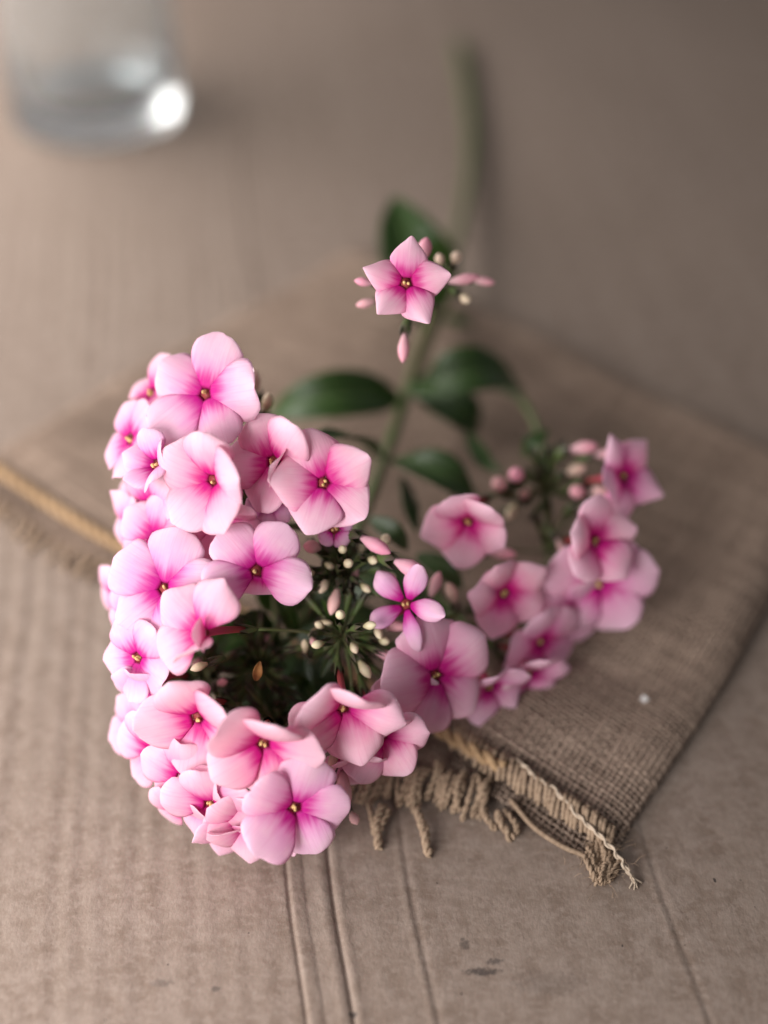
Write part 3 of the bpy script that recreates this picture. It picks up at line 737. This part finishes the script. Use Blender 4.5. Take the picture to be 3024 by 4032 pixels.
def leaf(pts, w, up, mat=M_leaf, fold=.35, name='leaf', wave=.0):
    c = spline(pts, 7); n = len(c); T = [(c[min(i+1, n-1)] - c[max(i-1, 0)]).normalized() for i in range(n)]
    tv = np.linspace(-1, 1, 9); top = []; nr = []; pc = []
    for i, p in enumerate(c):
        f = i / (n - 1); ww = w * .5 * max(.02, (math.sin(math.pi * min(1, f * .93 + .05)) ** .85) * (1 - .25 * f))
        lat = T[i].cross(up).normalized(); nn = lat.cross(T[i]).normalized()
        for t in tv:
            top.append(R0(p + lat * (t * ww * math.cos(fold * abs(t))) + nn * (abs(t) * ww * math.sin(fold) + wave * math.sin(f * 17 + t * 2) * abs(t))))
            nr.append(nn); pc.append((f, t))
    bot = [a - b * .00035 for a, b in zip(top, nr)]; N1 = len(top); F = []
    for i in range(n - 1):
        for k in range(8):
            a = i * 9 + k; F.append((a, a + 1, a + 10, a + 9)); F.append((N1 + a + 9, N1 + a + 10, N1 + a + 1, N1 + a))
    for i in range(n - 1):
        F.append((i*9, i*9+9, N1+i*9+9, N1+i*9)); F.append((i*9+17, i*9+8, N1+i*9+8, N1+i*9+17))
    me = mesh(name, top + bot, F)
    vattr(me, 'pc', [(f, t, 0) for f, t in pc] + [(f, t, 1) for f, t in pc]); return new_obj(name, me, sprig, mat)
Zu = Vector((0, 0, 1)); Cv = CN((0, .3, 1))
leaf([P(862, 862, .537), P(800, 855, .528), P(720, 858, .522), P(640, 875, .525), P(580, 900, .535)], .0230, Cv)
leaf([P(876, 845, .540), P(940, 830, .525), P(1020, 805, .520), P(1080, 812, .528), P(1130, 848, .545)], .0240, CN((.1, .45, .9)))
leaf([P(905, 850, .545), P(960, 870, .535), P(1005, 900, .530), P(1030, 935, .535)], .0210, CN((.3, .2, .9)))
leaf([P(930, 690, .600), P(905, 600, .585), P(878, 520, .575), P(852, 428, .580)], .0400, CN((.15, .05, 1)), fold=.45)
leaf([P(925, 690, .600), P(965, 690, .585), P(1000, 700, .580), P(1030, 715, .585)], .0090, CN((0, .7, .7)))
leaf([P(838, 1000, .505), P(890, 1000, .490), P(945, 1020, .482), P(990, 1050, .480), P(1035, 1090, .485)], .0190, CN((.2, .55, .8)))
leaf([P(820, 990, .50), P(790, 960, .475), P(745, 945, .455), P(705, 945, .445), P(660, 965, .44)], .0120, CN((0, .8, .6)))
leaf([P(1010, 935, .512), P(1030, 975, .50), P(1050, 1005, .495), P(1085, 1020, .49)], .0085, CN((.2, .5, .8)))
leaf([P(1130, 985, .485), P(1150, 958, .48), P(1185, 930, .482)], .0075, CN((-.3, .4, .9)))
leaf([P(1160, 1010, .478), P(1190, 980, .475), P(1215, 1000, .47)], .0060, CN((.2, .4, .9)))
leaf([P(870, 1030, .495), P(880, 1090, .48), P(900, 1150, .475)], .0100, CN((.6, .2, .7)))
leaf([P(680, 1500, .44), P(640, 1470, .425), P(600, 1480, .42)], .0055, Cv); leaf([P(600, 1400, .445), P(560, 1340, .432), P(520, 1330, .43)], .0070, Cv)
leaf([P(640, 1380, .44), P(620, 1320, .428), P(600, 1290, .428)], .0060, Cv); leaf([P(900, 1200, .46), P(960, 1230, .455), P(1000, 1270, .455)], .0085, Cv)
leaf([P(660, 1420, .44), P(660, 1480, .43), P(690, 1530, .425)], .0070, Cv); leaf([P(800, 1120, .46), P(850, 1150, .45), P(880, 1190, .45)], .0080, Cv)
for i in range(70):
    nd = N_[random.choice('abcdeghccdh')] - CN((0, 0, 1)) * random.uniform(0, .012); D = CN((random.gauss(0, 1), random.gauss(0, 1), random.uniform(-.2, .5))); L = random.uniform(.008, .018)
    leaf([nd - D * .002, nd + D * L * .5 + Vector((0, 0, .001)), nd + D * L], random.uniform(.0022, .005), CN((random.gauss(0, .5), random.gauss(0, .5), 1)), name='bract')
for (a, b, c, w) in (((640, 1380, .462), (560, 1470, .452), (470, 1560, .450), .020), ((620, 1400, .462), (690, 1480, .450), (780, 1550, .448), .020), ((600, 1390, .462), (520, 1380, .455), (420, 1400, .452), .020),
                     ((640, 1370, .465), (720, 1340, .458), (820, 1330, .458), .022), ((620, 1330, .466), (600, 1260, .458), (560, 1180, .456), .020), ((620, 1400, .462), (610, 1500, .448), (590, 1590, .446), .020),
                     ((820, 1200, .475), (900, 1300, .466), (980, 1400, .460), .020), ((1000, 1330, .470), (1100, 1330, .468), (1180, 1300, .470), .018), ((700, 1290, .465), (780, 1250, .458), (860, 1240, .456), .020)):
    leaf([P(*a), P(*b), P(*c)], w, Cv)
leaf([P(553, 1470, .398), P(556, 1450, .396), P(562, 1428, .397)], .0035, CN((.3, 0, 1)), M_dry, .5, 'dry_bract')
